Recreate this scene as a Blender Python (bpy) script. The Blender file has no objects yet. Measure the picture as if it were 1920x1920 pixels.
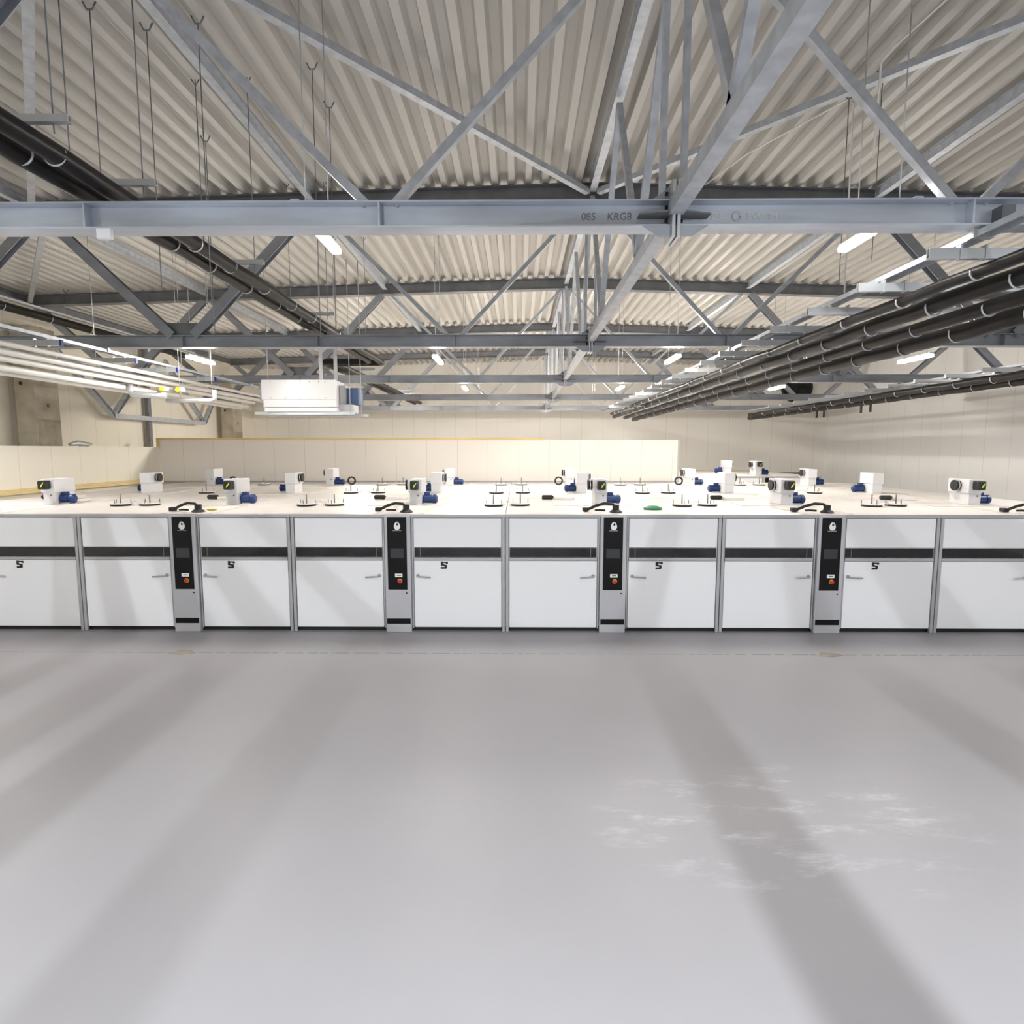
import bpy, bmesh, math, random
from mathutils import Vector, Matrix
S = bpy.context.scene
COL = S.collection
random.seed(4)
R = math.radians

# ------------------------------------------------------------------ camera, world, light, exposure
cam = bpy.data.cameras.new('camera'); cam.sensor_width = 36; cam.lens = 21.0; cam.clip_start = 0.05; cam.clip_end = 200
camo = bpy.data.objects.new('camera', cam); COL.objects.link(camo)
camo.location = (0, 0, 3.48)
camo.rotation_euler = (R(90) - math.atan(117 / 1120), 0, R(0.62))
S.camera = camo
w = bpy.data.worlds.new('world'); S.world = w; w.use_nodes = True
w.node_tree.nodes['Background'].inputs[0].default_value = (.8, .9, 1, 1)
w.node_tree.nodes['Background'].inputs[1].default_value = 0.05
S.view_settings.view_transform = 'Standard'; S.view_settings.look = 'None'
S.view_settings.gamma = 1; S.view_settings.use_curve_mapping = False
S.view_settings.exposure = 0.0
S.cycles.use_denoising = True
S.cycles.max_bounces = 8; S.cycles.diffuse_bounces = 5; S.cycles.glossy_bounces = 3
S.cycles.sample_clamp_indirect = 8
S.cycles.caustics_reflective = False; S.cycles.caustics_refractive = False
LAMP_STRENGTH = 300.0          # emission of the batten diffusers
ROW_POWER = 640.0             # the same battens in the rows behind the viewer
def hall_lamp(x, y, z=5.85, p=ROW_POWER, col=(1, .965, .93)):
    l = bpy.data.lights.new('hall_lamp', 'AREA'); l.shape = 'RECTANGLE'; l.size = 0.035; l.size_y = 1.5
    l.energy = p; l.color = col
    o = bpy.data.objects.new('hall_lamp', l); COL.objects.link(o); o.location = (x, y, z)
for x in (-8.6, -2.15, 3.8, 9.8):
    hall_lamp(x, -1.0, col=(.89, .945, 1))
    hall_lamp(x, -7.5, p=60, col=(.89, .945, 1))
for x in (-8.5, 9.8): hall_lamp(x, 5.6, z=5.4, p=35)
for x in (-11.6, 12.8): hall_lamp(x, 12.4, z=5.32, p=170); hall_lamp(x, 5.6, z=5.32, p=30)  # unseen lamps past the row ends, added to brighten the side walls

# ------------------------------------------------------------------ materials
def srgb(r, g, b):
    f = lambda c: (c / 255 / 12.92) if c / 255 <= .04045 else ((c / 255 + .055) / 1.055) ** 2.4
    return (f(r), f(g), f(b), 1)
MATS = {}
def mat(name, rgb, rough=.5, metal=0, var=0.0, scale=6, bump=0.0, spec=.5, stretch=(1, 1, 1)):
    m = bpy.data.materials.new(name); m.use_nodes = True; MATS[name] = m
    n = m.node_tree.nodes; l = m.node_tree.links; b = n['Principled BSDF']
    b.inputs['Base Color'].default_value = srgb(*rgb); b.inputs['Roughness'].default_value = rough
    b.inputs['Metallic'].default_value = metal; b.inputs['Specular IOR Level'].default_value = spec
    if var or bump:
        tc = n.new('ShaderNodeTexCoord'); mp = n.new('ShaderNodeMapping'); mp.inputs['Scale'].default_value = stretch
        nz = n.new('ShaderNodeTexNoise'); nz.inputs['Scale'].default_value = scale; nz.inputs['Detail'].default_value = 5
        l.new(tc.outputs['Object'], mp.inputs[0]); l.new(mp.outputs[0], nz.inputs['Vector'])
        if var:
            c = srgb(*rgb)
            rp = n.new('ShaderNodeValToRGB'); rp.color_ramp.elements[0].position = .3; rp.color_ramp.elements[1].position = .7
            rp.color_ramp.elements[0].color = tuple(max(0, v * (1 - var)) for v in c[:3]) + (1,)
            rp.color_ramp.elements[1].color = tuple(min(1, v * (1 + var)) for v in c[:3]) + (1,)
            l.new(nz.outputs['Fac'], rp.inputs[0]); l.new(rp.outputs[0], b.inputs['Base Color'])
        if bump:
            bp = n.new('ShaderNodeBump'); bp.inputs['Strength'].default_value = bump; bp.inputs['Distance'].default_value = .01
            l.new(nz.outputs['Fac'], bp.inputs['Height']); l.new(bp.outputs[0], b.inputs['Normal'])
    return m
def emit(name, rgb, s):
    m = bpy.data.materials.new(name); m.use_nodes = True; n = m.node_tree.nodes
    n.remove(n['Principled BSDF']); e = n.new('ShaderNodeEmission'); e.inputs[0].default_value = rgb + (1,); e.inputs[1].default_value = s
    m.node_tree.links.new(e.outputs[0], n['Material Output'].inputs[0]); return m
def panel_mat(name, rgb, axis, period, rough=.45, var=.03):
    """painted sandwich panels with thin vertical joints"""
    m = mat(name, rgb, rough, 0, var, .35)
    n = m.node_tree.nodes; l = m.node_tree.links; b = n['Principled BSDF']
    tc = n.new('ShaderNodeTexCoord'); sp = n.new('ShaderNodeSeparateXYZ'); l.new(tc.outputs['Object'], sp.inputs[0])
    d = n.new('ShaderNodeMath'); d.operation = 'DIVIDE'; d.inputs[1].default_value = period; l.new(sp.outputs[axis], d.inputs[0])
    f = n.new('ShaderNodeMath'); f.operation = 'FRACT'; l.new(d.outputs[0], f.inputs[0])
    c = n.new('ShaderNodeMath'); c.operation = 'LESS_THAN'; c.inputs[1].default_value = .012; l.new(f.outputs[0], c.inputs[0])
    mx = n.new('ShaderNodeMix'); mx.data_type = 'RGBA'
    src = b.inputs['Base Color'].links[0].from_socket
    l.new(c.outputs[0], mx.inputs[0]); l.new(src, mx.inputs[6]); mx.inputs[7].default_value = srgb(*[v * .88 for v in rgb])
    l.new(mx.outputs[2], b.inputs['Base Color']); return m

M_DECK = mat('deck_sheet', (196, 193, 187), .45, 0, .05, 1.2, stretch=(1, .08, 1))
M_STEEL = mat('galvanised_steel', (160, 164, 171), .44, .6, .18, 3.5, stretch=(.35, 1, 1))
M_STEEL_LIT = mat('galvanised_steel_lit', (200, 207, 218), .36, .5, .24, 2.2, stretch=(.3, 1, 1.6))  # lighter steel copy: bright reflection on the nearest truss put into the colour
M_STEELD = mat('galvanised_steel_dull', (126, 128, 132), .5, .4, .18, 3)
M_TUBE = mat('galvanised_tube', (192, 197, 204), .45, .4, .14, 9)
M_ZINC = mat('zinc_bright', (205, 208, 210), .3, .55)
M_WHITE = mat('cabinet_white', (250, 250, 252), .32)
M_UNIT = mat('fan_housing_white', (214, 214, 217), .4)
M_ALU = mat('anodised_aluminium', (186, 186, 188), .4, .35)
M_GREY = mat('column_grey', (196, 196, 200), .42, .15)
M_BLACK = mat('gloss_black', (12, 12, 14), .35, 0, 0, 6, 0, .25)
M_GLASS = mat('dark_window', (30, 30, 31), .08, 0, .25, 2)
M_SCREEN = mat('screen_grey', (52, 54, 56), .3)
M_RUBBER = mat('black_rubber', (20, 20, 21), .55)
M_FOAM = mat('black_pipe_insulation', (26, 23, 23), .4, 0, .25, 5, .15, .22)
M_PVC = mat('white_pipe_jacket', (236, 234, 228), .4, 0, .04, 3)
M_BLUE = mat('motor_blue', (14, 46, 100), .38)
M_RED = mat('button_red', (215, 40, 30), .4)
M_YEL = mat('yellow', (222, 205, 40), .5)
M_LIME = mat('lime_sticker', (200, 225, 50), .5)
M_GREEN = mat('green_cap', (20, 120, 75), .45)
M_WOOD = mat('pale_timber', (226, 204, 150), .6, 0, .12, 3, stretch=(.3, 1, 6))
M_CONC = mat('concrete', (176, 168, 152), .85, 0, .16, 2.5, .3)
M_CONCD = mat('concrete_patch', (150, 143, 128), .85, 0, .14, 5)
M_TAN = mat('roof_strip_tan', (214, 204, 194), .6)
M_TOP = mat('cabinet_top', (222, 217, 213), .4, 0, .035, 1.3)
M_LAMPB = mat('lamp_body', (226, 228, 230), .4)
M_BLUECAP = mat('blue_cap', (30, 40, 120), .5)
M_SILV = mat('disc_rim', (120, 118, 110), .35, .5)
M_WALLB = panel_mat('wall_panel_back', (246, 243, 236), 0, 1.15)
M_WALLL = panel_mat('wall_panel_left', (243, 237, 222), 1, 1.15)
M_WALLR = panel_mat('wall_panel_right', (245, 244, 242), 1, 1.15)
M_PART = panel_mat('partition_panel', (242, 237, 230), 0, 1.15)
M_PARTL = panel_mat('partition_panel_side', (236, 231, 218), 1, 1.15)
M_DIFF = emit('lamp_diffuser', (1, .95, .88), LAMP_STRENGTH)
M_DIFF3 = emit('lamp_diffuser_third_row', (1, .94, .86), LAMP_STRENGTH * 1.5)
M_DIFF4 = emit('lamp_diffuser_last_row', (1, .93, .84), LAMP_STRENGTH * 2.8)
M_DIFFN = emit('lamp_diffuser_dimmed', (1, .95, .9), LAMP_STRENGTH * .16)
M_DARK = mat('dark_opening', (22, 22, 22), .6)
M_FILT = mat('filter_blue', (70, 92, 130), .6)

def floor_mat():
    m = mat('epoxy_floor', (160, 157, 159), .42, 0, .035, .5, spec=.35)
    n = m.node_tree.nodes; l = m.node_tree.links; b = n['Principled BSDF']
    src = b.inputs['Base Color'].links[0].from_socket
    tc = n.new('ShaderNodeTexCoord'); sp = n.new('ShaderNodeSeparateXYZ'); l.new(tc.outputs['Object'], sp.inputs[0])
    def math_(op, a, bb):
        k = n.new('ShaderNodeMath'); k.operation = op
        for i, v in enumerate((a, bb)):
            if v is None: continue
            if isinstance(v, (int, float)): k.inputs[i].default_value = v
            else: l.new(v, k.inputs[i])
        return k.outputs[0]
    # the broken dark joint line across the floor
    dy = math_('ABSOLUTE', math_('SUBTRACT', sp.outputs[1], 9.93), None)
    line = math_('LESS_THAN', dy, .013)
    mp = n.new('ShaderNodeMapping'); mp.inputs['Scale'].default_value = (5, .2, 1); l.new(tc.outputs['Object'], mp.inputs[0])
    nz = n.new('ShaderNodeTexNoise'); nz.inputs['Scale'].default_value = 1.5; l.new(mp.outputs[0], nz.inputs['Vector'])
    line = math_('MULTIPLY', line, math_('GREATER_THAN', nz.outputs['Fac'], .46))
    mx = n.new('ShaderNodeMix'); mx.data_type = 'RGBA'; l.new(math_('MULTIPLY', line, .75), mx.inputs[0])
    l.new(src, mx.inputs[6]); mx.inputs[7].default_value = srgb(92, 88, 88)
    # chalky scuffs in a patch on the right of the floor
    mp2 = n.new('ShaderNodeMapping'); mp2.inputs['Scale'].default_value = (.8, 2.4, 1); mp2.inputs['Rotation'].default_value = (0, 0, R(14)); l.new(tc.outputs['Object'], mp2.inputs[0])
    n2 = n.new('ShaderNodeTexNoise'); n2.inputs['Scale'].default_value = 1.6; n2.inputs['Detail'].default_value = 9; n2.inputs['Roughness'].default_value = .72; l.new(mp2.outputs[0], n2.inputs['Vector'])
    dx = math_('DIVIDE', math_('SUBTRACT', sp.outputs[0], 2.5), 1.9); d2 = math_('DIVIDE', math_('SUBTRACT', sp.outputs[1], 5.3), 1.1)
    dist = math_('ADD', math_('MULTIPLY', dx, dx), math_('MULTIPLY', d2, d2))
    fall = math_('MAXIMUM', math_('SUBTRACT', 1, dist), 0)
    ss = n.new('ShaderNodeMapRange'); ss.interpolation_type = 'SMOOTHSTEP'; ss.inputs[1].default_value = .5; ss.inputs[2].default_value = .8; l.new(n2.outputs['Fac'], ss.inputs[0])
    sc = math_('MULTIPLY', ss.outputs[0], math_('MINIMUM', math_('MULTIPLY', fall, 2), 1))
    mx2 = n.new('ShaderNodeMix'); mx2.data_type = 'RGBA'; l.new(math_('MULTIPLY', sc, .6), mx2.inputs[0])
    l.new(mx.outputs[2], mx2.inputs[6]); mx2.inputs[7].default_value = srgb(232, 231, 234)
    l.new(mx2.outputs[2], b.inputs['Base Color'])
    return m
M_FLOOR = floor_mat()

# ------------------------------------------------------------------ mesh helpers
class MB:
    def __init__(s): s.v = []; s.f = []; s.smooth = []
    def add(s, vs, fs, sm=False):
        o = len(s.v); s.v += [tuple(v) for v in vs]; s.f += [tuple(i + o for i in f) for f in fs]; s.smooth += [sm] * len(fs); return s
    def box(s, x0, x1, y0, y1, z0, z1):
        return s.add([(x0, y0, z0), (x1, y0, z0), (x1, y1, z0), (x0, y1, z0), (x0, y0, z1), (x1, y0, z1), (x1, y1, z1), (x0, y1, z1)],
                     [(3, 2, 1, 0), (4, 5, 6, 7), (0, 1, 5, 4), (1, 2, 6, 5), (2, 3, 7, 6), (3, 0, 4, 7)])
    def prof(s, p, q, poly, up=(0, 0, 1)):
        """extrude a closed 2-D outline (side, up) from p to q"""
        p, q = Vector(p), Vector(q); d = (q - p).normalized(); up = Vector(up)
        if abs(d.dot(up)) > .99: up = Vector((0, 1, 0))
        a = d.cross(up).normalized(); u = a.cross(d)
        n = len(poly)
        vs = [p + a * x + u * y for x, y in poly] + [q + a * x + u * y for x, y in poly]
        fs = [(i, (i + 1) % n, n + (i + 1) % n, n + i) for i in range(n)] + [tuple(range(n))[::-1], tuple(range(n, 2 * n))]
        return s.add(vs, fs)
    def bar(s, p, q, w, h, up=(0, 0, 1)):
        return s.prof(p, q, [(-w / 2, -h / 2), (w / 2, -h / 2), (w / 2, h / 2), (-w / 2, h / 2)], up)
    def hbeam(s, p, q, w, h, t=.014, tw=.01, up=(0, 0, 1)):
        a, b = w / 2, h / 2; c = tw / 2
        return s.prof(p, q, [(-a, -b), (a, -b), (a, -b + t), (c, -b + t), (c, b - t), (a, b - t), (a, b), (-a, b), (-a, b - t), (-c, b - t), (-c, -b + t), (-a, -b + t)], up)
    def tube(s, pts, r, n=12, cap=True):
        pts = [Vector(p) for p in pts]; rings = []; m = len(pts)
        ref = None; o = len(s.v); vs = []
        for i, p in enumerate(pts):
            d = ((pts[min(i + 1, m - 1)] - p).normalized() + (p - pts[max(i - 1, 0)]).normalized()).normalized()
            if ref is None:
                ref = Vector((0, 0, 1)) if abs(d.z) < .9 else Vector((1, 0, 0))
            a = d.cross(ref).normalized(); ref = a.cross(d).normalized()
            rr = r[i] if isinstance(r, (list, tuple)) else r
            vs += [p + (a * math.cos(2 * math.pi * k / n) + ref * math.sin(2 * math.pi * k / n)) * rr for k in range(n)]
        fs = [(i * n + k, i * n + (k + 1) % n, (i + 1) * n + (k + 1) % n, (i + 1) * n + k) for i in range(m - 1) for k in range(n)]
        s.add(vs, fs, True)
        if cap: s.f += [tuple(o + k for k in range(n))[::-1], tuple(o + (m - 1) * n + k for k in range(n))]; s.smooth += [False, False]
        return s
    def arc(s, c, r, t, a0, a1, axis='y', n=14, m=6):
        c = Vector(c); pts = []
        for i in range(n + 1):
            a = a0 + (a1 - a0) * i / n; x, z = math.cos(a) * r, math.sin(a) * r
            pts.append(c + (Vector((x, 0, z)) if axis == 'y' else Vector((0, x, z)) if axis == 'x' else Vector((x, z, 0))))
        return s.tube(pts, t, m)
    def lathe(s, prof, n=20, axis='z', c=(0, 0, 0)):
        """prof: (radius, height) pairs turned about an axis through c"""
        c = Vector(c); vs = []
        for r, h in prof:
            for k in range(n):
                a = 2 * math.pi * k / n; x, y = r * math.cos(a), r * math.sin(a)
                vs.append(c + (Vector((x, y, h)) if axis == 'z' else Vector((h, x, y)) if axis == 'x' else Vector((y, h, x))))
        m = len(prof)
        fs = [(i * n + k, i * n + (k + 1) % n, (i + 1) * n + (k + 1) % n, (i + 1) * n + k) for i in range(m - 1) for k in range(n)]
        fs += [tuple(range(n))[::-1], tuple((m - 1) * n + k for k in range(n))]
        return s.add(vs, fs, False)
    def poly(s, pts, y0, y1):
        """outline in x,z extruded along y"""
        n = len(pts); vs = [(x, y0, z) for x, z in pts] + [(x, y1, z) for x, z in pts]
        return s.add(vs, [(i, (i + 1) % n, n + (i + 1) % n, n + i) for i in range(n)] + [tuple(range(n))[::-1], tuple(range(n, 2 * n))])
    def plate(s, pts, z0, z1):
        n = len(pts); vs = [(x, y, z0) for x, y in pts] + [(x, y, z1) for x, y in pts]
        return s.add(vs, [(i, (i + 1) % n, n + (i + 1) % n, n + i) for i in range(n)] + [tuple(range(n))[::-1], tuple(range(n, 2 * n))])
    def build(s, name, m, parent=None, bevel=0):
        me = bpy.data.meshes.new(name)
        o = bpy.data.objects.new(name, me); COL.objects.link(o)
        vs = s.v
        if parent is not None:
            wl = wloc(parent); vs = [(v[0] - wl.x, v[1] - wl.y, v[2] - wl.z) for v in vs]
            if parent.type == 'MESH': o.parent = parent
            o.parent = parent
        me.from_pydata(vs, [], s.f)
        bm = bmesh.new(); bm.from_mesh(me); bmesh.ops.recalc_face_normals(bm, faces=bm.faces); bm.to_mesh(me); bm.free()
        me.polygons.foreach_set('use_smooth', s.smooth); me.update()
        me.materials.append(m)
        if bevel:
            bv = o.modifiers.new('bevel', 'BEVEL'); bv.width = bevel; bv.segments = 2; bv.limit_method = 'ANGLE'
        return o
def wloc(o):
    v = Vector((0, 0, 0))
    while o is not None: v = v + o.location; o = o.parent
    return v
def tag(o, label=None, cat=None, group=None, kind=None):
    if label: o['label'] = label
    if cat: o['category'] = cat
    if group: o['group'] = group
    if kind: o['kind'] = kind
    return o
def thing(name, label, cat, loc=(0, 0, 0), group=None):
    o = bpy.data.objects.new(name, None); COL.objects.link(o); o.location = loc; o.empty_display_size = .1
    return tag(o, label, cat, group)
KIDS = {}
def kids(o):
    return [c for c in bpy.data.objects if c.parent == o]
def dup(o, loc=None, label=None, parent=None, tree=None):
    c = o.copy(); COL.objects.link(c)
    if parent is not None: c.parent = parent
    if loc is not None: c.location = loc
    if label: c['label'] = label
    for ch, sub in (tree if tree is not None else subtree(o)): dup(ch, None, None, c, sub)
    return c
def subtree(o): return [(c, subtree(c)) for c in kids(o)]
def text(name, body, size, m, parent, loc, depth=.002, rot=(R(90), 0, 0), shear=0):
    cu = bpy.data.curves.new(name, 'FONT'); cu.body = body; cu.size = size; cu.extrude = depth; cu.align_x = 'CENTER'; cu.align_y = 'CENTER'; cu.shear = shear
    t = bpy.data.objects.new(name + '_tmp', cu); COL.objects.link(t)
    bpy.context.view_layer.update()
    me = bpy.data.meshes.new_from_object(t.evaluated_get(bpy.context.evaluated_depsgraph_get()))
    bpy.data.objects.remove(t)
    o = bpy.data.objects.new(name, me); COL.objects.link(o); me.materials.clear(); me.materials.append(m)
    wl = wloc(parent); o.parent = parent; o.location = Vector(loc) - wl; o.rotation_euler = rot
    return o
def struct(name, mb, m): return tag(mb.build(name, m), kind='structure')
ORD = ['nearest', 'second', 'third', 'fourth', 'fifth', 'sixth', 'seventh', 'eighth', 'ninth', 'tenth', 'eleventh', 'twelfth', 'thirteenth', 'fourteenth', 'fifteenth', 'sixteenth', 'seventeenth', 'eighteenth', 'nineteenth', 'twentieth', 'twenty-first', 'twenty-second', 'twenty-third', 'twenty-fourth']

# ------------------------------------------------------------------ the hall
RX = 1.32                                   # ridge line
XL, XR, YB, YF = -14.62, 16.8, 33.0, -10.0
def zdeck(x):                                # underside of the ribbed sheet just above a point
    return zr(x) + .011 + (.12 if .145 < (x - RX) % .3 < .262 else 0)
def zr(x): return 8.24 - .0285 * abs(x - RX)     # underside of the deck
TY = [5.4 + 5.95 * i for i in range(5)]
struct('floor', MB().box(XL - .2, XR + .2, YF - .2, YB + .2, -.2, 0), M_FLOOR)
# trapezoidal roof deck, ribs running away from the viewer
mb = MB(); per = .30; dep = .12; pts = []
k = math.floor((XL - .3 - RX) / per)
while RX + k * per < XR + .3:
    x = RX + k * per
    for dx, dz in ((0.0, 0), (.105, 0), (.14, dep * .93), (.15, dep), (.255, dep), (.265, dep * .93)):
        pts.append((x + dx, zr(x + dx) + .012 + dz))
    k += 1
vs = []; fs = []
for i, (x, z) in enumerate(pts): vs += [(x, YF - .2, z), (x, YB + .2, z)]
for i in range(len(pts) - 1): fs.append((2 * i, 2 * i + 1, 2 * i + 3, 2 * i + 2))
mb.add(vs, fs); mb.box(XL - .3, XR + .3, YF - .2, YB + .2, 8.55, 8.6)
struct('ceiling', mb, M_DECK)
def gable(name, y0, y1, m):
    return struct(name, MB().poly([(XL - .2, -.05), (XR + .2, -.05), (XR + .2, zr(XR) + .13), (RX, zr(RX) + .13), (XL - .2, zr(XL) + .13)], y0, y1), m)
gable('wall_back', YB, YB + .15, M_WALLB); gable('wall_front', YF - .15, YF, M_WALLB)
struct('wall_left', MB().box(XL - .15, XL, YF, YB, -.05, zr(XL) + .15), M_WALLL)
struct('wall_right', MB().box(XR, XR + .15, YF, YB, -.05, zr(XR) + .15), M_WALLR)
# lower inner partitions around the cabinets
PY = 22.5
struct('wall_inner_back', MB().box(-13.55, 5.95, PY, PY + .12, 0, 3.84), M_PART)
struct('wall_inner_left', MB().box(-13.67, -13.55, -9.9, PY + .12, 0, 3.58), M_PARTL)
struct('trim_1', MB().box(-13.6, 1.0, PY - .03, PY + .15, 3.84, 3.92).box(-13.62, -13.5, PY - .05, PY + .02, 3.58, 3.9), M_WOOD)
struct('trim_2', MB().box(-13.55, -13.42, -9, PY, 2.28, 2.42), M_WOOD)
struct('trim_3', MB().box(5.95, 6.0, PY - .02, PY + .14, 0, 3.84), M_ALU)
struct('trim_4', MB().box(-13.55, 6.0, PY - .06, PY, 2.24, 2.31), M_ALU)
# recessed opening low in the back wall, behind the right-hand cabinets
mb = MB().box(13.6, 16.35, YB - .05, YB - .01, 2.15, 2.24).box(13.6, 13.7, YB - .05, YB - .01, 0, 2.2).box(16.25, 16.35, YB - .05, YB - .01, 0, 2.2)
struct('door_1', mb, M_SILV)
# corner flashing
struct('trim_5', MB().box(XR - .06, XR, YB - .06, YB, 0, 7.5), M_WALLR)

# concrete columns on the left wall
def concrete_column(y, label):
    t = thing('concrete_column', label, 'column', (-14.0, y, 0), 'concrete columns on the left wall')
    MB().box(-14.3, -13.72, y - .35, y + .55, 0, 6.95).build('shaft', M_CONC, t, .02)
    MB().box(-13.725, -13.712, y - .33, y + .53, 3.3, 4.35).build('cast_patch', M_CONCD, t)
    MB().lathe([(.05, 0), (.05, .02)], 14, 'y', (-14.1, y - .362, 5.35)).build('bolt_hole', M_DARK, t)
    MB().lathe([(.05, 0), (.05, .012)], 14, 'x', (-13.716, y + .1, 4.75)).build('bolt_hole', M_SILV, t)
    return t
concrete_column(17.4, 'stained concrete column rising behind the low wall at far left')
concrete_column(29.25, 'farther concrete column on the left wall, just left of the air handling unit')
t = thing('foil_scrap', 'crumpled white foil piece resting on the low wall beside the nearer concrete column', 'foil', (-13.6, 18.6, 3.58))
MB().tube([(-13.62, 18.1, 3.64), (-13.62, 18.4, 3.68), (-13.6, 18.75, 3.63), (-13.6, 19.0, 3.66)], [.05, .08, .09, .04], 8).build('foil_tube', M_ZINC, t)
t = tag(MB().box(-14.5, -14.36, 23.3, 23.5, 0, 7.7).build('steel_post', M_STEELD), 'dark thin steel post on the left wall between the two concrete columns', 'post')
# wall bracing frame between the columns
t = thing('wall_brace', 'grey zigzag wall bracing frame hanging between the concrete columns', 'bracing', (-14.15, 23.9, 4.6))
q = [(-14.15, 20.95, 4.66), (-14.15, 27.0, 4.66)]
MB().bar(q[0], q[1], .16, .16).build('bottom_rail', M_TUBE, t)
for a, b in (((-14.15, 17.9, 7.0), q[0]), (q[0], (-14.15, 23.4, 7.0)), ((-14.15, 24.2, 7.0), q[1]), (q[1], (-14.15, 29.0, 7.0))):
    MB().hbeam(a, b, .16, .16).build('diagonal', M_TUBE, t)

# ------------------------------------------------------------------ roof trusses
TLAB = ['nearest galvanised roof truss, whose bottom chord spans the whole picture and bears stamped lettering',
        'second galvanised roof truss from the viewer, above the front of the white cabinets',
        'third galvanised roof truss from the viewer, running just above the air handling unit',
        'fourth galvanised roof truss from the viewer, crossing behind the air handling unit',
        'farthest galvanised roof truss, close in front of the back wall']
BN = [-12.6, -7.55, -2.51, 2.51, 7.55, 12.6]
TN = [-15.12, -10.08, -5.04, 0, 5.04, 10.08, 15.12]
for ti, y in enumerate(TY):
    t = thing('roof_truss', TLAB[ti], 'roof truss', (RX, y, 5.37), 'roof trusses')
    zc = 5.475
    for s0, s1 in ((-13.5, 0), (0, 13.6)):
        MB().hbeam((RX + s0, y, zc), (RX + s1, y, zc), .2, .22).build('bottom_chord', M_STEEL_LIT if ti == 0 else M_STEEL, t)
    for s in (-1, 1):
        xe = RX + s * 15.2
        MB().hbeam((RX, y, 8.09), (xe, y, zr(xe) - .15), .24, .29, .016, .011).build('top_chord', M_STEELD, t)
    zt = lambda d: zr(RX + d) - .29
    for i, b in enumerate(BN):
        for tn in (TN[i], TN[i + 1]):
            big = abs(b) > 3 
            dx = .12 if abs(b) < 3 else .2
            p = (RX + b + (dx if tn > b else -dx), y, 5.58); e = (RX + tn * .999 - (.12 if tn > b else -.12), y, zt(tn))
            m = MB()
            if big: m.hbeam(p, e, .17, .15, up=(0, 1, 0))
            else: m.bar(p, e, .072, .072, up=(0, 1, 0))
            m.build('web_member', M_TUBE if not big else M_STEEL, t)
        if abs(b) > 3:
            MB().poly([(RX + b - .55, 5.59), (RX + b + .55, 5.59), (RX + b + .32, 5.82), (RX + b - .32, 5.82)], y - .012, y + .012).build('gusset', M_STEELD, t)
    for b in BN + [-5.04, 5.04]:
        MB().box(RX + b - .009, RX + b + .009, y - .1, y + .1, 5.38, 5.57).build('stiffener', M_STEEL_LIT if ti == 0 else M_STEEL, t)
    for s in (-.09, .09):
        MB().box(RX + s - .025, RX + s + .025, y - .03, y + .03, 5.58, 7.97).build('hanger_post', M_TUBE, t)
    # bolted splice at the ridge
    m = MB().box(RX - .035, RX - .008, y - .16, y + .12, 5.26, 5.72).box(RX + .008, RX + .035, y - .16, y + .12, 5.26, 5.72)
    m.build('splice_plate', M_ZINC, t)
    MB().plate([(RX - .3, y - .11), (RX - .04, y - .19), (RX + .04, y - .19), (RX + .3, y - .11), (RX + .3, y), (RX - .3, y)], 5.455, 5.467).build('splice_gusset', M_STEELD, t)
    MB().poly([(RX - .28, 5.36), (RX - .14, 5.27), (RX + .14, 5.27), (RX + .28, 5.36)], y - .13, y - .118).build('splice_gusset', M_STEEL, t)
    MB().poly([(RX - .2, 5.59), (RX - .03, 5.7), (RX + .03, 5.7), (RX + .2, 5.59)], y - .05, y - .038).build('splice_gusset', M_STEEL, t)
    for s in (-.075, .055):
        for z in (5.31, 5.42, 5.53, 5.64):
            MB().lathe([(.016, 0), (.016, .022)], 6, 'x', (RX + s, y - .06, z)).build('bolt', M_DARK, t)
    if ti == 0:
        text('stamped_lettering', '085', .085, M_STEELD, t, (.60, y - .0075, 5.475), shear=.05)
        text('stamped_lettering', 'KRG8', .085, M_STEELD, t, (.865, y - .0075, 5.475), shear=.05)
        text('stamped_lettering', 'P-P', .08, M_LAMPB, t, (1.71, y - .0075, 5.475))
        MB().arc((1.87, y - .007, 5.475), .035, .006, 0, 6.2832).build('stamped_lettering', M_ZINC, t)
        text('stamped_lettering', 'PVV-4M', .08, M_LAMPB, t, (2.09, y - .0075, 5.475))
        MB().box(-3.62, -3.5, y - .1, y - .06, 5.28, 5.365).build('cable_clip', M_WHITE, t)
        MB().box(4.05, 4.16, y - .12, y + .02, 5.39, 5.52).build('brace_cleat', M_STEELD, t)

BAYN = ['in the bay before the nearest truss', 'between the nearest and second truss', 'between the second and third truss', 'between the third and fourth truss', 'between the fourth and farthest truss']
YS = [-.55] + TY
PLN = [(-10.08, 'second purlin left of the ridge'), (-5.04, 'first purlin left of the ridge'), (0, 'ridge purlin'), (5.04, 'first purlin right of the ridge'), (10.08, 'second purlin right of the ridge')]
for d, nm in PLN:
    for i in range(5):
        x = RX + d; z = zr(x) - .1
        if i == 0 and abs(d) > 6: continue
        tag(MB().hbeam((x, YS[i] + .13, z), (x, YS[i + 1] - .13, z), .12, .17).build('roof_purlin', M_TUBE),
            'steel ' + nm + ', ' + BAYN[i], 'purlin', 'roof purlins')
for i in (2, 3, 4):
    x = RX - 15.12; z = zr(x) - .14
    tag(MB().hbeam((x, YS[i] + .13, z), (x, YS[i + 1] - .13, z), .14, .2).build('eave_strut', M_STEELD),
        'steel eave strut along the left wall, ' + BAYN[i], 'strut', 'left eave struts')
def rbrace(p, q, lab):
    z = lambda a: zr(a[0]) - .2
    tag(MB().bar((p[0], p[1], z(p)), (q[0], q[1], z(q)), .105, .09).build('roof_brace', M_TUBE), lab, 'roof brace', 'diagonal roof braces')
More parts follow.
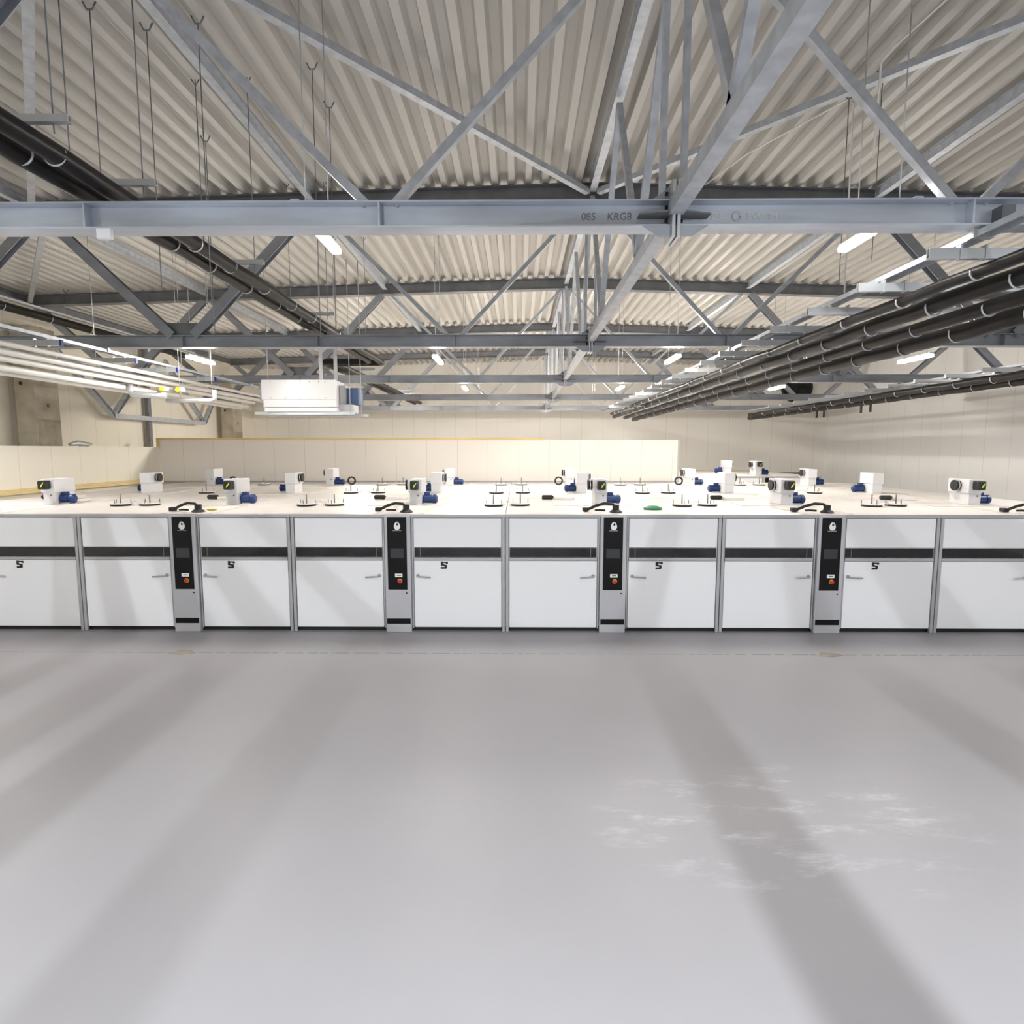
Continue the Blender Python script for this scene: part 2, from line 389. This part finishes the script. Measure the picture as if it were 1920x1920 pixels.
rbrace((RX - .1, TY[1] - .2), (RX - 4.75, TY[0] + .15), 'long diagonal roof brace rising leftwards from the ridge of the second truss')
rbrace((RX + .1, TY[1] - .2), (RX + 5.0, TY[0] + .15), 'long diagonal roof brace rising rightwards from the ridge of the second truss')
rbrace((RX - 10.08, TY[1] - .2), (RX - 5.9, TY[0] + .6), 'steep diagonal roof brace near the top left corner, above the black pipes')
rbrace((RX - 15.0, TY[2] - .2), (RX - 10.15, TY[1] + .2), 'diagonal roof brace from the far left eave to the second truss')
rbrace((RX + 15.0, TY[2] - .2), (RX + 10.15, TY[1] + .2), 'diagonal roof brace from the far right eave to the second truss')

# ridge bracing: horizontal tie tube at bottom-chord level with inclined struts up to the ridge
for i in range(5):
    y0, y1 = YS[i], YS[i + 1]; mid = (y0 + y1) / 2
    t = thing('ridge_brace', 'galvanised tie tube with inclined struts under the ridge, ' + BAYN[i], 'bracing', (RX, mid, 5.4), 'ridge bracing')
    MB().bar((RX, y0 + .14, 5.5), (RX, y1 - .14, 5.5), .12, .12).build('tie_tube', M_TUBE, t)
    for a, b in ((y0 + .1, y0 + 1.5), (mid, mid - 1.5), (mid, mid + 1.5), (y1 - .1, y1 - 1.5)):
        if i == 0 and b < 2.2: continue
        MB().bar((RX, a, 7.98), (RX, b, 5.58), .075, .075).build('strut', M_TUBE, t)

# ------------------------------------------------------------------ ceiling lamps
def lamp(x, y, label, dm=None, LZ=5.31, hl=.5):
    t = thing('batten_lamp', label, 'ceiling lamp', (x, y, LZ), 'linear ceiling lamps')
    MB().box(x - .04, x + .04, y - hl, y + hl, LZ + .012, LZ + .045).build('lamp_body', M_LAMPB, t, .006)
    MB().box(x - .05, x + .05, y - hl + .015, y + hl - .015, LZ - .04, LZ + .012).build('diffuser', dm or M_DIFF, t, .012)
    for s in (-.35, .35): MB().tube([(x, y + s, LZ + .04), (x, y + s, zdeck(x))], .006, 6).build('suspension_rod', M_ZINC, t)
    return t
rowlab = [(6.2, [-2.0, 3.53], ['left one of the two big glowing lamps below the nearest truss', 'right one of the two big glowing lamps below the nearest truss']),
          (12.4, [-6.50, -1.64, 3.12, 8.0], ['glowing lamp at the far left of the second lamp row, above the white conduits', 'glowing lamp just left of centre in the second lamp row', 'glowing lamp just right of centre in the second lamp row', 'glowing lamp at the far right of the second lamp row, under the black pipes']),
          (18.1, [-1.6, 3.02, 7.66], ['left small lamp of the third lamp row, near the hall centre', 'middle small lamp of the third lamp row, left of the thick black pipes', 'right small lamp of the third lamp row, beside the round wall fan']),
          (24.3, [-6.5, -1.6, 3.0, 7.65], ['far lamp hidden behind the air handling unit', 'left lamp of the farthest row, tucked behind the fourth truss', 'middle lamp of the farthest row, tucked behind the fourth truss', 'right lamp of the farthest row, tucked behind the fourth truss'])]
for y, xs, ls in rowlab:
    for x, lb in zip(xs, ls): lamp(x, y, lb, {6.2: M_DIFFN, 12.4: M_DIFF, 18.1: M_DIFF3, 24.3: M_DIFF4}[y], {6.2: 5.66, 24.3: 5.6}.get(y, 5.31), .64 if y < 8 else .5)

# ------------------------------------------------------------------ incubator cabinets
D = 11.1; HW = 2.035
def make_cabinet(label):
    t = thing('incubator_cabinet', label, 'incubator', (0, 0, 0), 'white incubator cabinets')
    MB().box(-HW, HW, .03, D, .1, 2.235).build('body', M_WHITE, t)
    MB().box(-HW + .005, HW - .005, .0, D, 2.236, 2.262).build('roof_panel', M_TOP, t)
    MB().box(-HW, HW, .06, D - .05, 0, .1).build('plinth', M_RUBBER, t)
    MB().box(-HW, HW, -.03, .06, 2.205, 2.265).build('top_rail', M_ALU, t, .006)
    for s in (-1, 1):
        x0, x1 = sorted((s * (HW - .006), s * (HW - .062)))
        MB().box(x0, x1, -.035, .03, 0, 2.205).build('corner_post', M_ALU, t, .008)
        x0, x1 = sorted((s * .262, s * .285)); MB().box(x0, x1, -.02, .03, .07, 2.205).build('door_jamb', M_ALU, t)
        a, b = sorted((s * .3, s * (HW - .075)))
        MB().box(a, b, -.014, .03, 1.64, 2.195).build('upper_panel', M_WHITE, t, .006)
        wn = MB().box(a + .01, b - .01, .0, .03, 1.45, 1.625).build('window', M_GLASS, t)
        x = s * .42; MB().box(x - .007, x + .007, -.006, .0, 1.45, 1.625).build('divider', M_SILV, wn)
        MB().box(a, b, -.024, .03, 1.385, 1.44).build('window_sill', M_ALU, t, .005)
        d = MB().box(a, b, -.016, .03, .085, 1.378).build('door', M_WHITE, t, .008)
        hx = s * .37
        h = MB().lathe([(.034, -.03), (.034, -.016)], 16, 'y', (hx, 0, 1.09))
        h.tube([(hx, -.028, 1.09), (hx, -.075, 1.09), (hx + s * .03, -.085, 1.085), (hx + s * .25, -.085, 1.07)], .014, 8)
        h.build('handle', M_ALU, d)
        if s > 0:
            p = [(0, .0), (.10, 0), (.115, .02), (.115, .075), (.06, .082), (.045, .095), (.045, .14), (.0, .14), (.0, .062), (.07, .05), (.07, .035), (0, .035)]
            g = MB().poly([(.81 + a_, 1.225 + b_) for a_, b_ in p], -.019, -.016); g.box(.905, .945, -.019, -.016, 1.32, 1.36)
            g.box(.857, .905, -.0185, -.016, 1.335, 1.36)
            g.build('door_mark', M_RUBBER, d)
    c = MB().box(-.245, .245, -.07, .03, .0, 2.245).build('control_column', M_GREY, t, .008)
    MB().box(-.19, .175, -.078, -.07, .83, 2.215).build('display_panel', M_BLACK, c, .003)
    MB().box(-.135, .12, -.081, -.078, 1.44, 1.625).build('screen', M_SCREEN, c)
    egg = []
    for k in range(28):
        a = 2 * math.pi * k / 28; zz = math.sin(a); egg.append((.058 * math.cos(a) * (1 - .2 * zz), 2.055 + .078 * zz))
    MB().poly(egg, -.082, -.0785).build('emblem', M_WHITE, c)
    MB().poly([(-.006, 2.06), (.02, 2.065), (.036, 2.1), (.012, 2.085), (.012, 2.13), (-.012, 2.085)], -.0835, -.0815).build('emblem_bird', M_BLACK, c)
    m = MB()
    for k in range(10): m.box(-.085 + k * .017, -.085 + k * .017 + .011, -.0805, -.0785, 1.958, 1.968 + .004 * (k % 3))
    m.build('caption', M_GREY, c)
    MB().box(-.055, .085, -.082, -.078, 1.075, 1.14).build('nameplate', M_WHITE, c)
    MB().box(-.02, .06, -.0832, -.082, 1.1, 1.118).build('nameplate_text', M_SILV, c)
    MB().lathe([(.045, -.084), (.045, -.078)], 18, 'y', (.035, 0, 1.0)).build('button_base', M_YEL, c)
    MB().lathe([(.02, -.12), (.036, -.115), (.036, -.098), (.022, -.084)], 18, 'y', (.035, 0, 1.0)).build('emergency_button', M_RED, c)
    MB().lathe([(.014, -.082), (.014, -.07)], 12, 'y', (.16, 0, .765)).build('lock', M_BLACK, c)
    MB().box(-.205, .205, -.071, -.0698, .27, .8).build('lower_panel', M_GREY, c)
    MB().box(-.225, .225, -.078, -.07, .165, .265).build('vent_slot', M_BLACK, c)
    for x in (-.44, .44):
        MB().box(x - .05, x + .05, .1, D - .1, 2.262, 2.268).build('roof_seam', M_TAN, t)
    for y in (2.55, 5.9, 9.3):
        MB().box(-1.0, .65, y - .85, y + .55, 2.262, 2.272).build('fan_base', M_TOP, t)
    for y in (3.75, 7.4): MB().box(-HW + .01, HW - .01, y - .012, y + .012, 2.262, 2.265).build('roof_seam', M_TAN, t)
    return t
CL = ['leftmost white incubator cabinet, cut off by the left picture edge', 'second white incubator cabinet from the left, with the leftmost fully seen control column',
      'third white incubator cabinet from the left, just left of centre', 'fourth white incubator cabinet from the left, just right of centre',
      'fifth white incubator cabinet from the left, with the rightmost control column in view', 'rightmost white incubator cabinet, cut off by the right picture edge']
CN = ['leftmost', 'second', 'third', 'fourth', 'fifth', 'rightmost']
CX = [-10.43 + 4.073 * i for i in range(6)]; FY = 11.2
proto = make_cabinet(CL[0]); tree = subtree(proto)
for i in range(1, 6): dup(proto, (CX[i], FY, 0), CL[i], None, tree)
b2 = dup(proto, (CX[5], 23.75, 0), 'white incubator cabinet of the back row, beyond the end of the inner partition', None, tree); b2.scale = (1, .68, 1.075)
proto.location = (CX[0], FY, 0)

# ---- fan units on the cabinet roofs
def make_fan(label, act):
    t = thing('exhaust_fan_unit', label, 'fan unit', (0, 0, 0), 'fan units on the cabinet roofs')
    MB().box(-.13, .13, -.3, .3, .0, .26).build('lower_housing', M_UNIT, t, .01)
    MB().box(-.16, .14, -.32, .32, .26, .56).build('upper_housing', M_UNIT, t, .01)
    p = MB().lathe([(.12, -.26), (.12, -.25), (.105, -.245), (.105, -.16)], 24, 'x', (0, 0, .42)).build('outlet', M_RUBBER, t)
    MB().lathe([(.124, -.215), (.124, -.2)], 24, 'x', (0, 0, .42)).build('outlet_ring', M_ZINC, p)
    m = MB().lathe([(.07, .13), (.095, .15), (.095, .33), (.085, .335), (.085, .355), (.1, .36), (.1, .43), (.06, .46)], 20, 'x', (0, -.12, .115)).build('motor', M_BLUE, t)
    MB().box(.17, .29, -.18, -.06, .2, .27).build('terminal_box', M_BLUE, m, .01)
    MB().box(.17, .36, -.2, -.04, 0, .03).build('motor_foot', M_GREY, m)
    MB().lathe([(.02, -.003), (.02, 0)], 12, 'y', (.05, -.301, .2)).build('inspection_plug', M_SILV, t)
    if act:
        a = MB().box(-.09, .08, -.5, -.32, .34, .53).build('actuator', M_RUBBER, t, .02)
        MB().poly([(-.02, .39), (.0, .39), (.05, .47), (.055, .5), (.02, .46), (-.01, .43)], -.504, -.499).build('sticker', M_LIME, a)
    return t
fa = make_fan('x', True); fb = make_fan('x', False); ta, tb = subtree(fa), subtree(fb)
first = {'a': True, 'b': True}
def place_fan(kind, x, y, z, rz, label):
    src, tr = (fa, ta) if kind == 'a' else (fb, tb)
    o = src if first[kind] else dup(src, None, None, None, tr); first[kind] = False
    o.location = (x, y, z); o.rotation_euler = (0, 0, rz); o['label'] = label; return o
for i in range(6):
    place_fan('a', CX[i] + .02, 13.4, 2.272, 0, 'front fan unit with lime sticker on the roof of the %s cabinet' % CN[i])
    place_fan('b', CX[i] - .02, 16.9, 2.272, math.pi, 'middle fan unit, motor to the left, on the roof of the %s cabinet' % CN[i])
    place_fan('b', CX[i] - .05, 20.5, 2.272, 0, 'rear fan unit, motor to the right, on the roof of the %s cabinet' % CN[i])
place_fan('b', 9.05, 26.2, 2.45, math.pi, 'left small fan unit on the back-row cabinet')
place_fan('a', 9.75, 24.7, 2.45, 0, 'right small fan unit on the back-row cabinet, next to the opening in the back wall')

# ---- vent discs along the joints between cabinets
def make_vent(label):
    t = thing('vent_disc', label, 'vent', (0, 0, 0), 'vent discs on the cabinet roofs')
    MB().lathe([(.2, 0), (.2, .03)], 24).build('opening_rim', M_DARK, t)
    MB().lathe([(.21, .034), (.21, .048)], 24).build('disc', M_TOP, t)
    MB().tube([(0, 0, .03), (0, 0, .25)], .014, 8).build('spindle', M_SILV, t)
    for k in range(3):
        a = 2 * math.pi * k / 3 + .5; MB().tube([(.19 * math.cos(a), .19 * math.sin(a), .03), (.19 * math.cos(a), .19 * math.sin(a), .13)], .008, 6).build('guide_pin', M_SILV, t)
    return t
v0 = make_vent('x'); tv = subtree(v0); fv = True
for j in range(5):
    xs = CX[j] + 2.036
    for ry, rn, dx in ((12.95, 'front', .29), (16.7, 'middle', .37), (20.5, 'rear', .35)):
        for s, sn in ((-1, 'left'), (1, 'right')):
            o = v0 if fv else dup(v0, None, None, None, tv); fv = False
            o.location = (xs + s * dx, ry + .05 * s, 2.268); o['label'] = '%s vent disc of the %s pair at the joint of the %s and %s cabinets' % (sn, rn, CN[j], CN[j + 1])
        tag(MB().tube([(xs - dx + .235, ry, 2.276), (xs - .1, ry + .03, 2.33), (xs, ry - .02, 2.36), (xs + .12, ry + .02, 2.32), (xs + dx - .235, ry, 2.276)], .007, 6).build('control_wire', M_ALU),
            'grey wire joining the %s vent discs between the %s and %s cabinets' % (rn, CN[j], CN[j + 1]), 'wire', 'wires between vent discs')
# ---- cable hoses above the control columns, black sleeves, small things
for i in range(6):
    x = CX[i]; s = -1 
    t = thing('cable_hose', 'black corrugated cable hose arching over the control column of the %s cabinet' % CN[i], 'hose', (x, 11.6, 2.274), 'cable hoses above the control columns')
    pts = [(x + .1, 11.55, 2.305), (x + .09, 11.55, 2.38), (x + .03, 11.56, 2.43), (x - .12, 11.58, 2.44), (x - .28, 11.62, 2.39), (x - .42, 11.66, 2.32), (x - .48, 11.68, 2.3)]
    MB().tube(pts, .028, 10).build('hose', M_RUBBER, t)
    MB().lathe([(.13, 0), (.1, .03), (.065, .05), (.065, .14)], 16, 'z', (x + .1, 11.55, 2.274)).build('gland', M_RUBBER, t)
    MB().box(x - .53, x - .42, 11.62, 11.74, 2.274, 2.35).build('plug', M_RUBBER, t, .01)
    MB().tube([(x - .1, 11.55, 2.305), (x - .22, 11.58, 2.31), (x - .3, 11.6, 2.305)], .02, 8).build('short_cable', M_RUBBER, t)
    tag(MB().lathe([(.04, -.02), (.055, 0), (.055, .22), (.03, .26)], 14, 'x', (x - 1.2, 14.45, 2.33)).build('rubber_sleeve', M_RUBBER), 'black rubber sleeve lying on the roof of the %s cabinet' % CN[i], 'sleeve', 'rubber sleeves on the cabinet roofs')
    tag(MB().box(x - .92, x - .45, 14.3, 14.9, 2.273, 2.345).build('junction_box', M_TOP, None, .01), 'low white box on the roof of the %s cabinet behind its front fan' % CN[i], 'box', 'low boxes on the cabinet roofs')
for i in (0, 1, 3, 4):
    x = CX[i] + (-.42 if i > 2 else .66)
    tag(MB().arc((x, 20.35, 2.425), .12, .03, 0, 6.2832, n=20).build('hose_loop', M_RUBBER), 'loop of black hose beside the rear fan of the %s cabinet' % CN[i], 'hose', 'hose loops by the rear fans')
tag(MB().lathe([(.19, 0), (.18, .03), (.1, .06), (.02, .07)], 24, 'z', (2.75, 12.2, 2.274)).build('cover_cap', M_GREEN), 'round green cap lying on the roof of the fourth cabinet', 'cap')
tag(MB().lathe([(.1, 0), (.1, .012)], 20, 'z', (-6.2, 11.95, 2.274)).build('warning_tag', M_YEL), 'flat yellow disc lying on the roof of the second cabinet', 'tag')

# ------------------------------------------------------------------ suspended services
def clampset(t, x, z, r, ys):
    for y in ys:
        MB().arc((x, y, z), r + .006, .009, R(160), R(380), n=14, m=6).build('pipe_clamp', M_ZINC, t)
def pipe(name, label, pts, r, m, group, clamps=(), n=16):
    t = thing(name, label, 'pipe', pts[0], group)
    MB().tube(pts, r, n).build('insulation' if m is M_FOAM else 'pipe_run', m, t)
    if clamps: clampset(t, pts[0][0], pts[0][2], r, clamps)
    return t
def wavy(x, z, y0, y1, step=.55, a=.012):
    n = max(2, int((y1 - y0) / step)); out = []
    for k in range(n + 1):
        out.append((x + random.uniform(-a, a), y0 + (y1 - y0) * k / n, z + random.uniform(-a, a)))
    return out
# right-hand bundle
g = 'black pipes in the right-hand bundle'
CY = [5.5 + 1.1 * k for k in range(19)]
pl = [(4.06, 5.045, .055, 26.4, 'thinnest black insulated pipe, topmost and leftmost of the right-hand bundle'),
      (4.42, 5.0, .085, 27.9, 'thick black insulated pipe, second from the left in the right-hand bundle'),
      (4.98, 4.97, .078, 28.4, 'black insulated pipe, third from the left in the right-hand bundle'),
      (5.5, 4.93, .105, 29.0, 'thickest black insulated pipe, lowest and rightmost of the right-hand bundle')]
for x, z, r, ye, lb in pl:
    pipe('insulated_pipe', lb, wavy(x, z, -3.0, ye), r, M_FOAM, g, [c + random.uniform(-.05, .05) for c in CY])
pipe('insulated_pipe', 'unseen black pipe added above the viewer to cast the right-hand floor shadow stripe', wavy(3.58, 5.0, -3.0, 2.2), .058, M_FOAM, None)  # out-of-view pipe, added only for the stripe it throws on the floor
def rail(x, y0, y1, label, ends):
    t = thing('mounting_rail', label, 'rail', (x, y0, 5.3), 'mounting rails under the trusses')
    MB().prof((x, y0, 5.315), (x, y1, 5.315), [(-.07, -.025), (-.062, -.025), (-.062, .019), (.062, .019), (.062, -.025), (.07, -.025), (.07, .027), (-.07, .027)]).build('rail_channel', M_TUBE, t)
    for y in ends: MB().box(x - .09, x + .09, y - .03, y + .03, 5.285, 5.37).build('beam_bracket', M_ZINC, t)
    return t
rail(3.98, 2.6, 29.0, 'long flat rail carrying the right-hand black pipe bundle', TY)
def channel(x0, x1, y, z, label, group, rx, cap=None, h=.045):
    t = thing('support_channel', label, 'support channel', (x0, y, z), group)
    MB().prof((x0, y, z), (x1, y, z), [(-.025, -h), (.025, -h), (.025, h), (.012, h), (.012, -h + .01), (-.012, -h + .01), (-.012, h), (-.025, h)]).build('channel_bar', M_ZINC, t)
    if rx is not None:
        for s in (-.11, .11): MB().box(rx + s - .009, rx + s + .009, y - .032, y + .032, z - .052, z + .075).build('u_clamp', M_ZINC, t)
    if cap is not None: MB().box(cap - .012, cap + .012, y - .03, y + .03, z - .05, z + .05).build('end_cap', M_BLUECAP, t)
    return t
for k, y in enumerate(CY[:-1]):
    channel(3.6, 5.75, y, 5.19, '%s cross channel from the viewer over the right-hand black pipe bundle' % ORD[k], 'cross channels over the right-hand pipe bundle', 3.98)
# second bundle near the right wall
pipe('insulated_pipe', 'black insulated pipe near the right wall, the left one of the pair', wavy(10.25, 5.0, 9, 26.9), .085, M_FOAM, 'black pipes near the right wall', [c for c in CY if c > 9])
t = pipe('insulated_pipe', 'black insulated pipe near the right wall, the right one with short stubs hanging down', wavy(10.75, 4.95, 9, 28.2), .105, M_FOAM, 'black pipes near the right wall', [c + .1 for c in CY if c > 9])
for y in (18.6, 19.1, 21.4, 21.9): MB().tube([(10.75, y, 4.95), (10.75, y, 4.62)], .035, 8).build('drain_stub', M_RUBBER, t)
rail(10.95, 9.0, 29.0, 'long flat rail carrying the pipe pair near the right wall', TY[1:])
for k, y in enumerate([c for c in CY[:-1] if c > 9]):
    channel(9.95, 11.9, y, 5.19, '%s cross channel from the viewer over the pipe pair near the right wall' % ORD[k], 'cross channels near the right wall', 10.95)
# left black pair with a sideways jog
g = 'black pipes on the left'
for x, x2, off, lb in ((-3.55, -4.78, 0, 'black insulated pipe on the left, the right one of the jogging pair'), (-3.82, -5.05, .0, 'black insulated pipe on the left, the left one of the jogging pair')):
    yj = 15.75 if x > -3.6 else 15.5
    pts = wavy(x, 5.73, 2.0, yj - .2) + [(x, yj, 5.73), (x - .08, yj + .12, 5.73), (x2 + .1, yj + .14, 5.73), (x2, yj + .28, 5.73)] + wavy(x2, 5.73, yj + .6, 29.5)
    t = pipe('insulated_pipe', lb, pts, .078, M_FOAM, g, [3.4, 4.1, 4.8, 5.9, 6.8, 7.6, 8.6, 9.6, 10.5, 11.9, 13])
for k, y in enumerate((4.6, 5.65, 7.95, 10.9, 13.6)):
    t = channel(-4.15, -3.28, y, 5.88, '%s cross channel from the viewer over the jogging black pipe pair on the left' % ORD[k], 'cross channels over the left pipe pair', None, None, .027)
    for xx in (-4.05, -3.4):
        MB().tube([(xx, y, 5.78), (xx, y, zr(xx))], .0055, 6).build('threaded_rod', M_STEELD, t)
        MB().tube([(xx - .05, y, zr(xx)), (xx, y, zr(xx) - .08), (xx + .05, y, zr(xx))], .008, 6).build('roof_hook', M_STEELD, t)
for k, y in enumerate((18.2, 20.6, 24.9, 26.4)):
    channel(-5.3, -4.3, y, 5.88, '%s short cross channel over the jogging black pipe pair beyond its jog' % ORD[k], 'far cross channels over the left pipe pair', None)
# single pipe high by the left wall
t = pipe('insulated_pipe', 'single black insulated pipe high along the far left wall', [(-11.8, 9.0, 6.75), (-11.8, 13, 6.75), (-11.8, 22, 6.78)], .1, M_FOAM, None, [12.2, 13.9, 15.3, 16.7])
tag(MB().bar((-11.75, 9.0, 6.92), (-11.75, 22, 6.95), .08, .05).build('mounting_rail', M_TUBE), 'pale rail directly above the single black pipe by the far left wall', 'rail')
# free rods and cables hanging from the deck
rods = [(-4.45, 6.65, 5.9, 'thin hanging rod nearest the top left corner'), (-4.06, 6.98, 5.3, 'thin hanging rod right of the nearest black pipe channel'),
        (-3.46, 6.91, 4.9, 'thin hanging rod with roof hook beside the left diagonal of the nearest truss'), (-2.51, 7.74, 4.9, 'thin hooked rod right of the left roof purlin, upper one of two'),
        (-2.56, 8.56, 4.9, 'thin hooked rod right of the left roof purlin, lower one of two'), (-4.63, 9.3, 5.2, 'thin hanging rod between the second truss and the black pipe pair'),
        (-12.48, 16.87, 6.9, 'thin hanging rod holding the single black pipe at the far left'), (4.36, 8.46, 5.3, 'thin hanging rod with a pale cable at upper right'), (4.53, 8.01, 5.9, 'thin hanging rod right of the pale bent cable at upper right')]
for x, y, zb, lb in rods:
    t = thing('hanger_rod', lb, 'rod', (x, y, zb), 'thin rods hanging from the roof')
    z = zr(x) + .02
    MB().tube([(x, y, zb), (x, y, z - .09)], .0055, 6).build('rod', M_STEELD, t)
    MB().tube([(x - .07, y, z), (x - .03, y, z - .08), (x + .03, y, z - .08), (x + .07, y, z)], .009, 6).build('roof_hook', M_STEELD, t)
tag(MB().tube([(4.42, 8.42, 5.6), (4.4, 8.42, 8.0), (4.36, 8.5, 8.1), (3.6, 10.0, 8.12), (3.3, 11.1, 8.13)], .011, 6).build('ceiling_cable', M_PVC), 'pale cable running along the deck and bending down beside the right lamp', 'cable')
tag(MB().tube([(4.3, 7.7, 7.0), (4.3, 7.65, 8.05), (4.35, 7.5, 8.12), (4.5, 6.2, 8.12)], .011, 6).build('ceiling_cable', M_PVC), 'short pale cable bent at the deck near the top right', 'cable')

# white jacketed conduits on the left
g = 'white jacketed pipes on the left'
cl = [(-7.84, 5.09, .04, 'topmost and thinnest white jacketed pipe on the left'), (-8.06, 5.01, .055, 'second white jacketed pipe on the left, counted from the top'), (-8.22, 4.93, .055, 'middle white jacketed pipe on the left'),
      (-8.43, 4.81, .058, 'fourth white jacketed pipe on the left, counted from the top'), (-8.62, 4.77, .06, 'lowest white jacketed pipe on the left')]
for x, z, r, lb in cl:
    pipe('jacketed_pipe', lb, [(x, -3.0, z), (x, 12, z), (x, 18.7, z)], r, M_PVC, g)
rail(-7.75, 7.0, 17.9, 'long flat rail carrying the white jacketed pipes on the left', (TY[1], TY[2]))
for k, y in enumerate((8.2, 9.85, 11.75, 13.15, 14.8)):
    channel(-9.3, -7.42, y, 5.2, '%s cross channel from the viewer above the white jacketed pipes on the left' % ORD[k], 'cross channels above the white pipes', -7.75, -7.42)
t = thing('valve_loop', 'silver pipe loop with two yellow-handled valves under the white pipes', 'valve assembly', (-8.2, 13, 4.6))
MB().tube([(-8.31, 12.9, 4.93), (-8.31, 12.9, 4.72), (-8.27, 12.9, 4.66), (-8.18, 12.9, 4.64), (-7.55, 12.9, 4.64)], .06, 14).build('bypass_pipe', M_ZINC, t)
MB().tube([(-7.6, 13.0, 4.53), (-6.62, 13.0, 4.53), (-6.55, 13.0, 4.57), (-6.55, 13.0, 4.75)], .045, 14).build('bypass_pipe', M_ZINC, t)
for x, z in ((-7.6, 4.76), (-7.25, 4.75)):
    v = MB().tube([(x - .12, 12.9, z), (x + .1, 12.9, z)], .05, 12).build('valve_body', M_ZINC, t)
    MB().lathe([(.02, -.09), (.05, -.085), (.05, -.05), (.02, -.04)], 14, 'y', (x, 12.9, z)).build('valve_handle', M_YEL, v)
for k, (x, y, zb) in enumerate(((-8.52, 12.2, 4.9), (-6.6, 13.0, 4.6), (-7.3, 13.0, 4.6), (-7.9, 14.2, 5.0))):
    t2 = MB().tube([(x, y, zb), (x, y, zr(x) + .006)], .007, 6).build('hanger_rod', M_ZINC); tag(t2, '%s thin rod holding the silver valve loop, from the left' % ['first', 'third', 'second', 'fourth'][k], 'rod', 'rods over the valve loop')

# air handling unit
zz = lambda x: 4.5 + (zr(.926 * x) + .005 - (3.48 + 1.02 * .926)) / .926
t = ahu = thing('air_handling_unit', 'white boxy air handling unit hung from the roof at left', 'air handler', (-5.9, 16.2, 4.5))
MB().box(-6.88, -4.9, 16.25, 17.05, 4.62, 5.33).build('housing', M_WHITE, t, .01)
fp = MB().box(-6.9, -4.88, 16.2, 16.25, 4.82, 5.34).build('front_panel', M_WHITE, t, .006)
for z in (4.86, 5.28):
    for x in (-6.65, -6.25, -5.85, -5.6, -5.35, -5.18): MB().lathe([(.012, -.004), (.012, 0)], 8, 'y', (x, 16.2, z)).build('screw', M_SILV, fp)
MB().box(-6.84, -4.88, 16.22, 16.9, 4.5, 4.6).build('outlet_frame', M_WHITE, t, .006)
MB().box(-6.8, -4.92, 16.3, 16.9, 4.6, 4.82).build('outlet_recess', M_ALU, t)
MB().box(-7.15, -4.45, 16.3, 16.42, 4.42, 4.5).box(-7.0, -4.2, 16.75, 16.87, 4.4, 4.46).build('carrier_channel', M_ZINC, t)
MB().box(-7.02, -6.89, 16.4, 16.9, 4.75, 5.25).build('pipe_connection', M_ALU, t)
MB().box(-4.88, -4.72, 16.5, 17.05, 4.7, 5.22).build('filter_box', M_ALU, t)
MB().box(-4.72, -4.4, 16.6, 17.1, 4.72, 5.16).build('filter', M_FILT, t)
MB().box(-4.9, -4.5, 16.45, 16.95, 4.48, 4.7).build('drain_housing', M_GREY, t)
for x in (-5.35, -4.95): MB().box(x - .045, x + .045, 16.4, 16.44, 5.34, 6.32).build('hanger_strap', M_ALU, t); MB().tube([(x, 16.42, 6.3), (x, 16.42, zz(x))], .007, 6).build('strap_rod', M_ZINC, t)
for x in (-6.75, -4.55, -4.25): MB().tube([(x, 16.3, 4.45), (x, 16.3, zz(x))], .01, 6).build('threaded_rod', M_ZINC, t)

for o in [ahu] + kids(ahu) + [c for k in kids(ahu) for c in kids(k)]:      # set at its true distance
    if o.type == 'MESH': o.data.transform(Matrix.Diagonal((.926, .926, .926, 1)))
ahu.location = (-5.9 * .926, 16.2 * .926, 3.48 + (4.5 - 3.48) * .926)
# round wall fan high on the back wall
t = thing('wall_fan', 'dark round wall fan high on the back wall at right', 'fan', (15.0, 32.9, 6.8))
MB().lathe([(.75, -.25), (.8, -.25), (.8, 0), (.7, 0)], 36, 'y', (15.0, 33.0, 6.8)).build('shroud', M_DARK, t)
for k in range(5):
    a = 2 * math.pi * k / 5; c, s = math.cos(a), math.sin(a)
    MB().bar((15.0 + .1 * c, 32.72, 6.8 + .1 * s), (15.0 + .66 * c, 32.72, 6.8 + .66 * s), .2, .015, up=(.3 * s, 1, -.3 * c)).build('blade', M_RUBBER, t)
# small floor patches on the joint
for x, lb in ((-5.78, 'left rust-stained patch on the dark floor joint'), (5.3, 'right small metal patch on the dark floor joint')):
    tag(MB().plate([(x - .22, 9.86), (x + .02, 9.82), (x + .24, 9.9), (x + .1, 10.02), (x - .1, 10.04)], 0, .004).build('floor_patch', M_CONCD), lb, 'floor patch', 'patches on the floor joint')
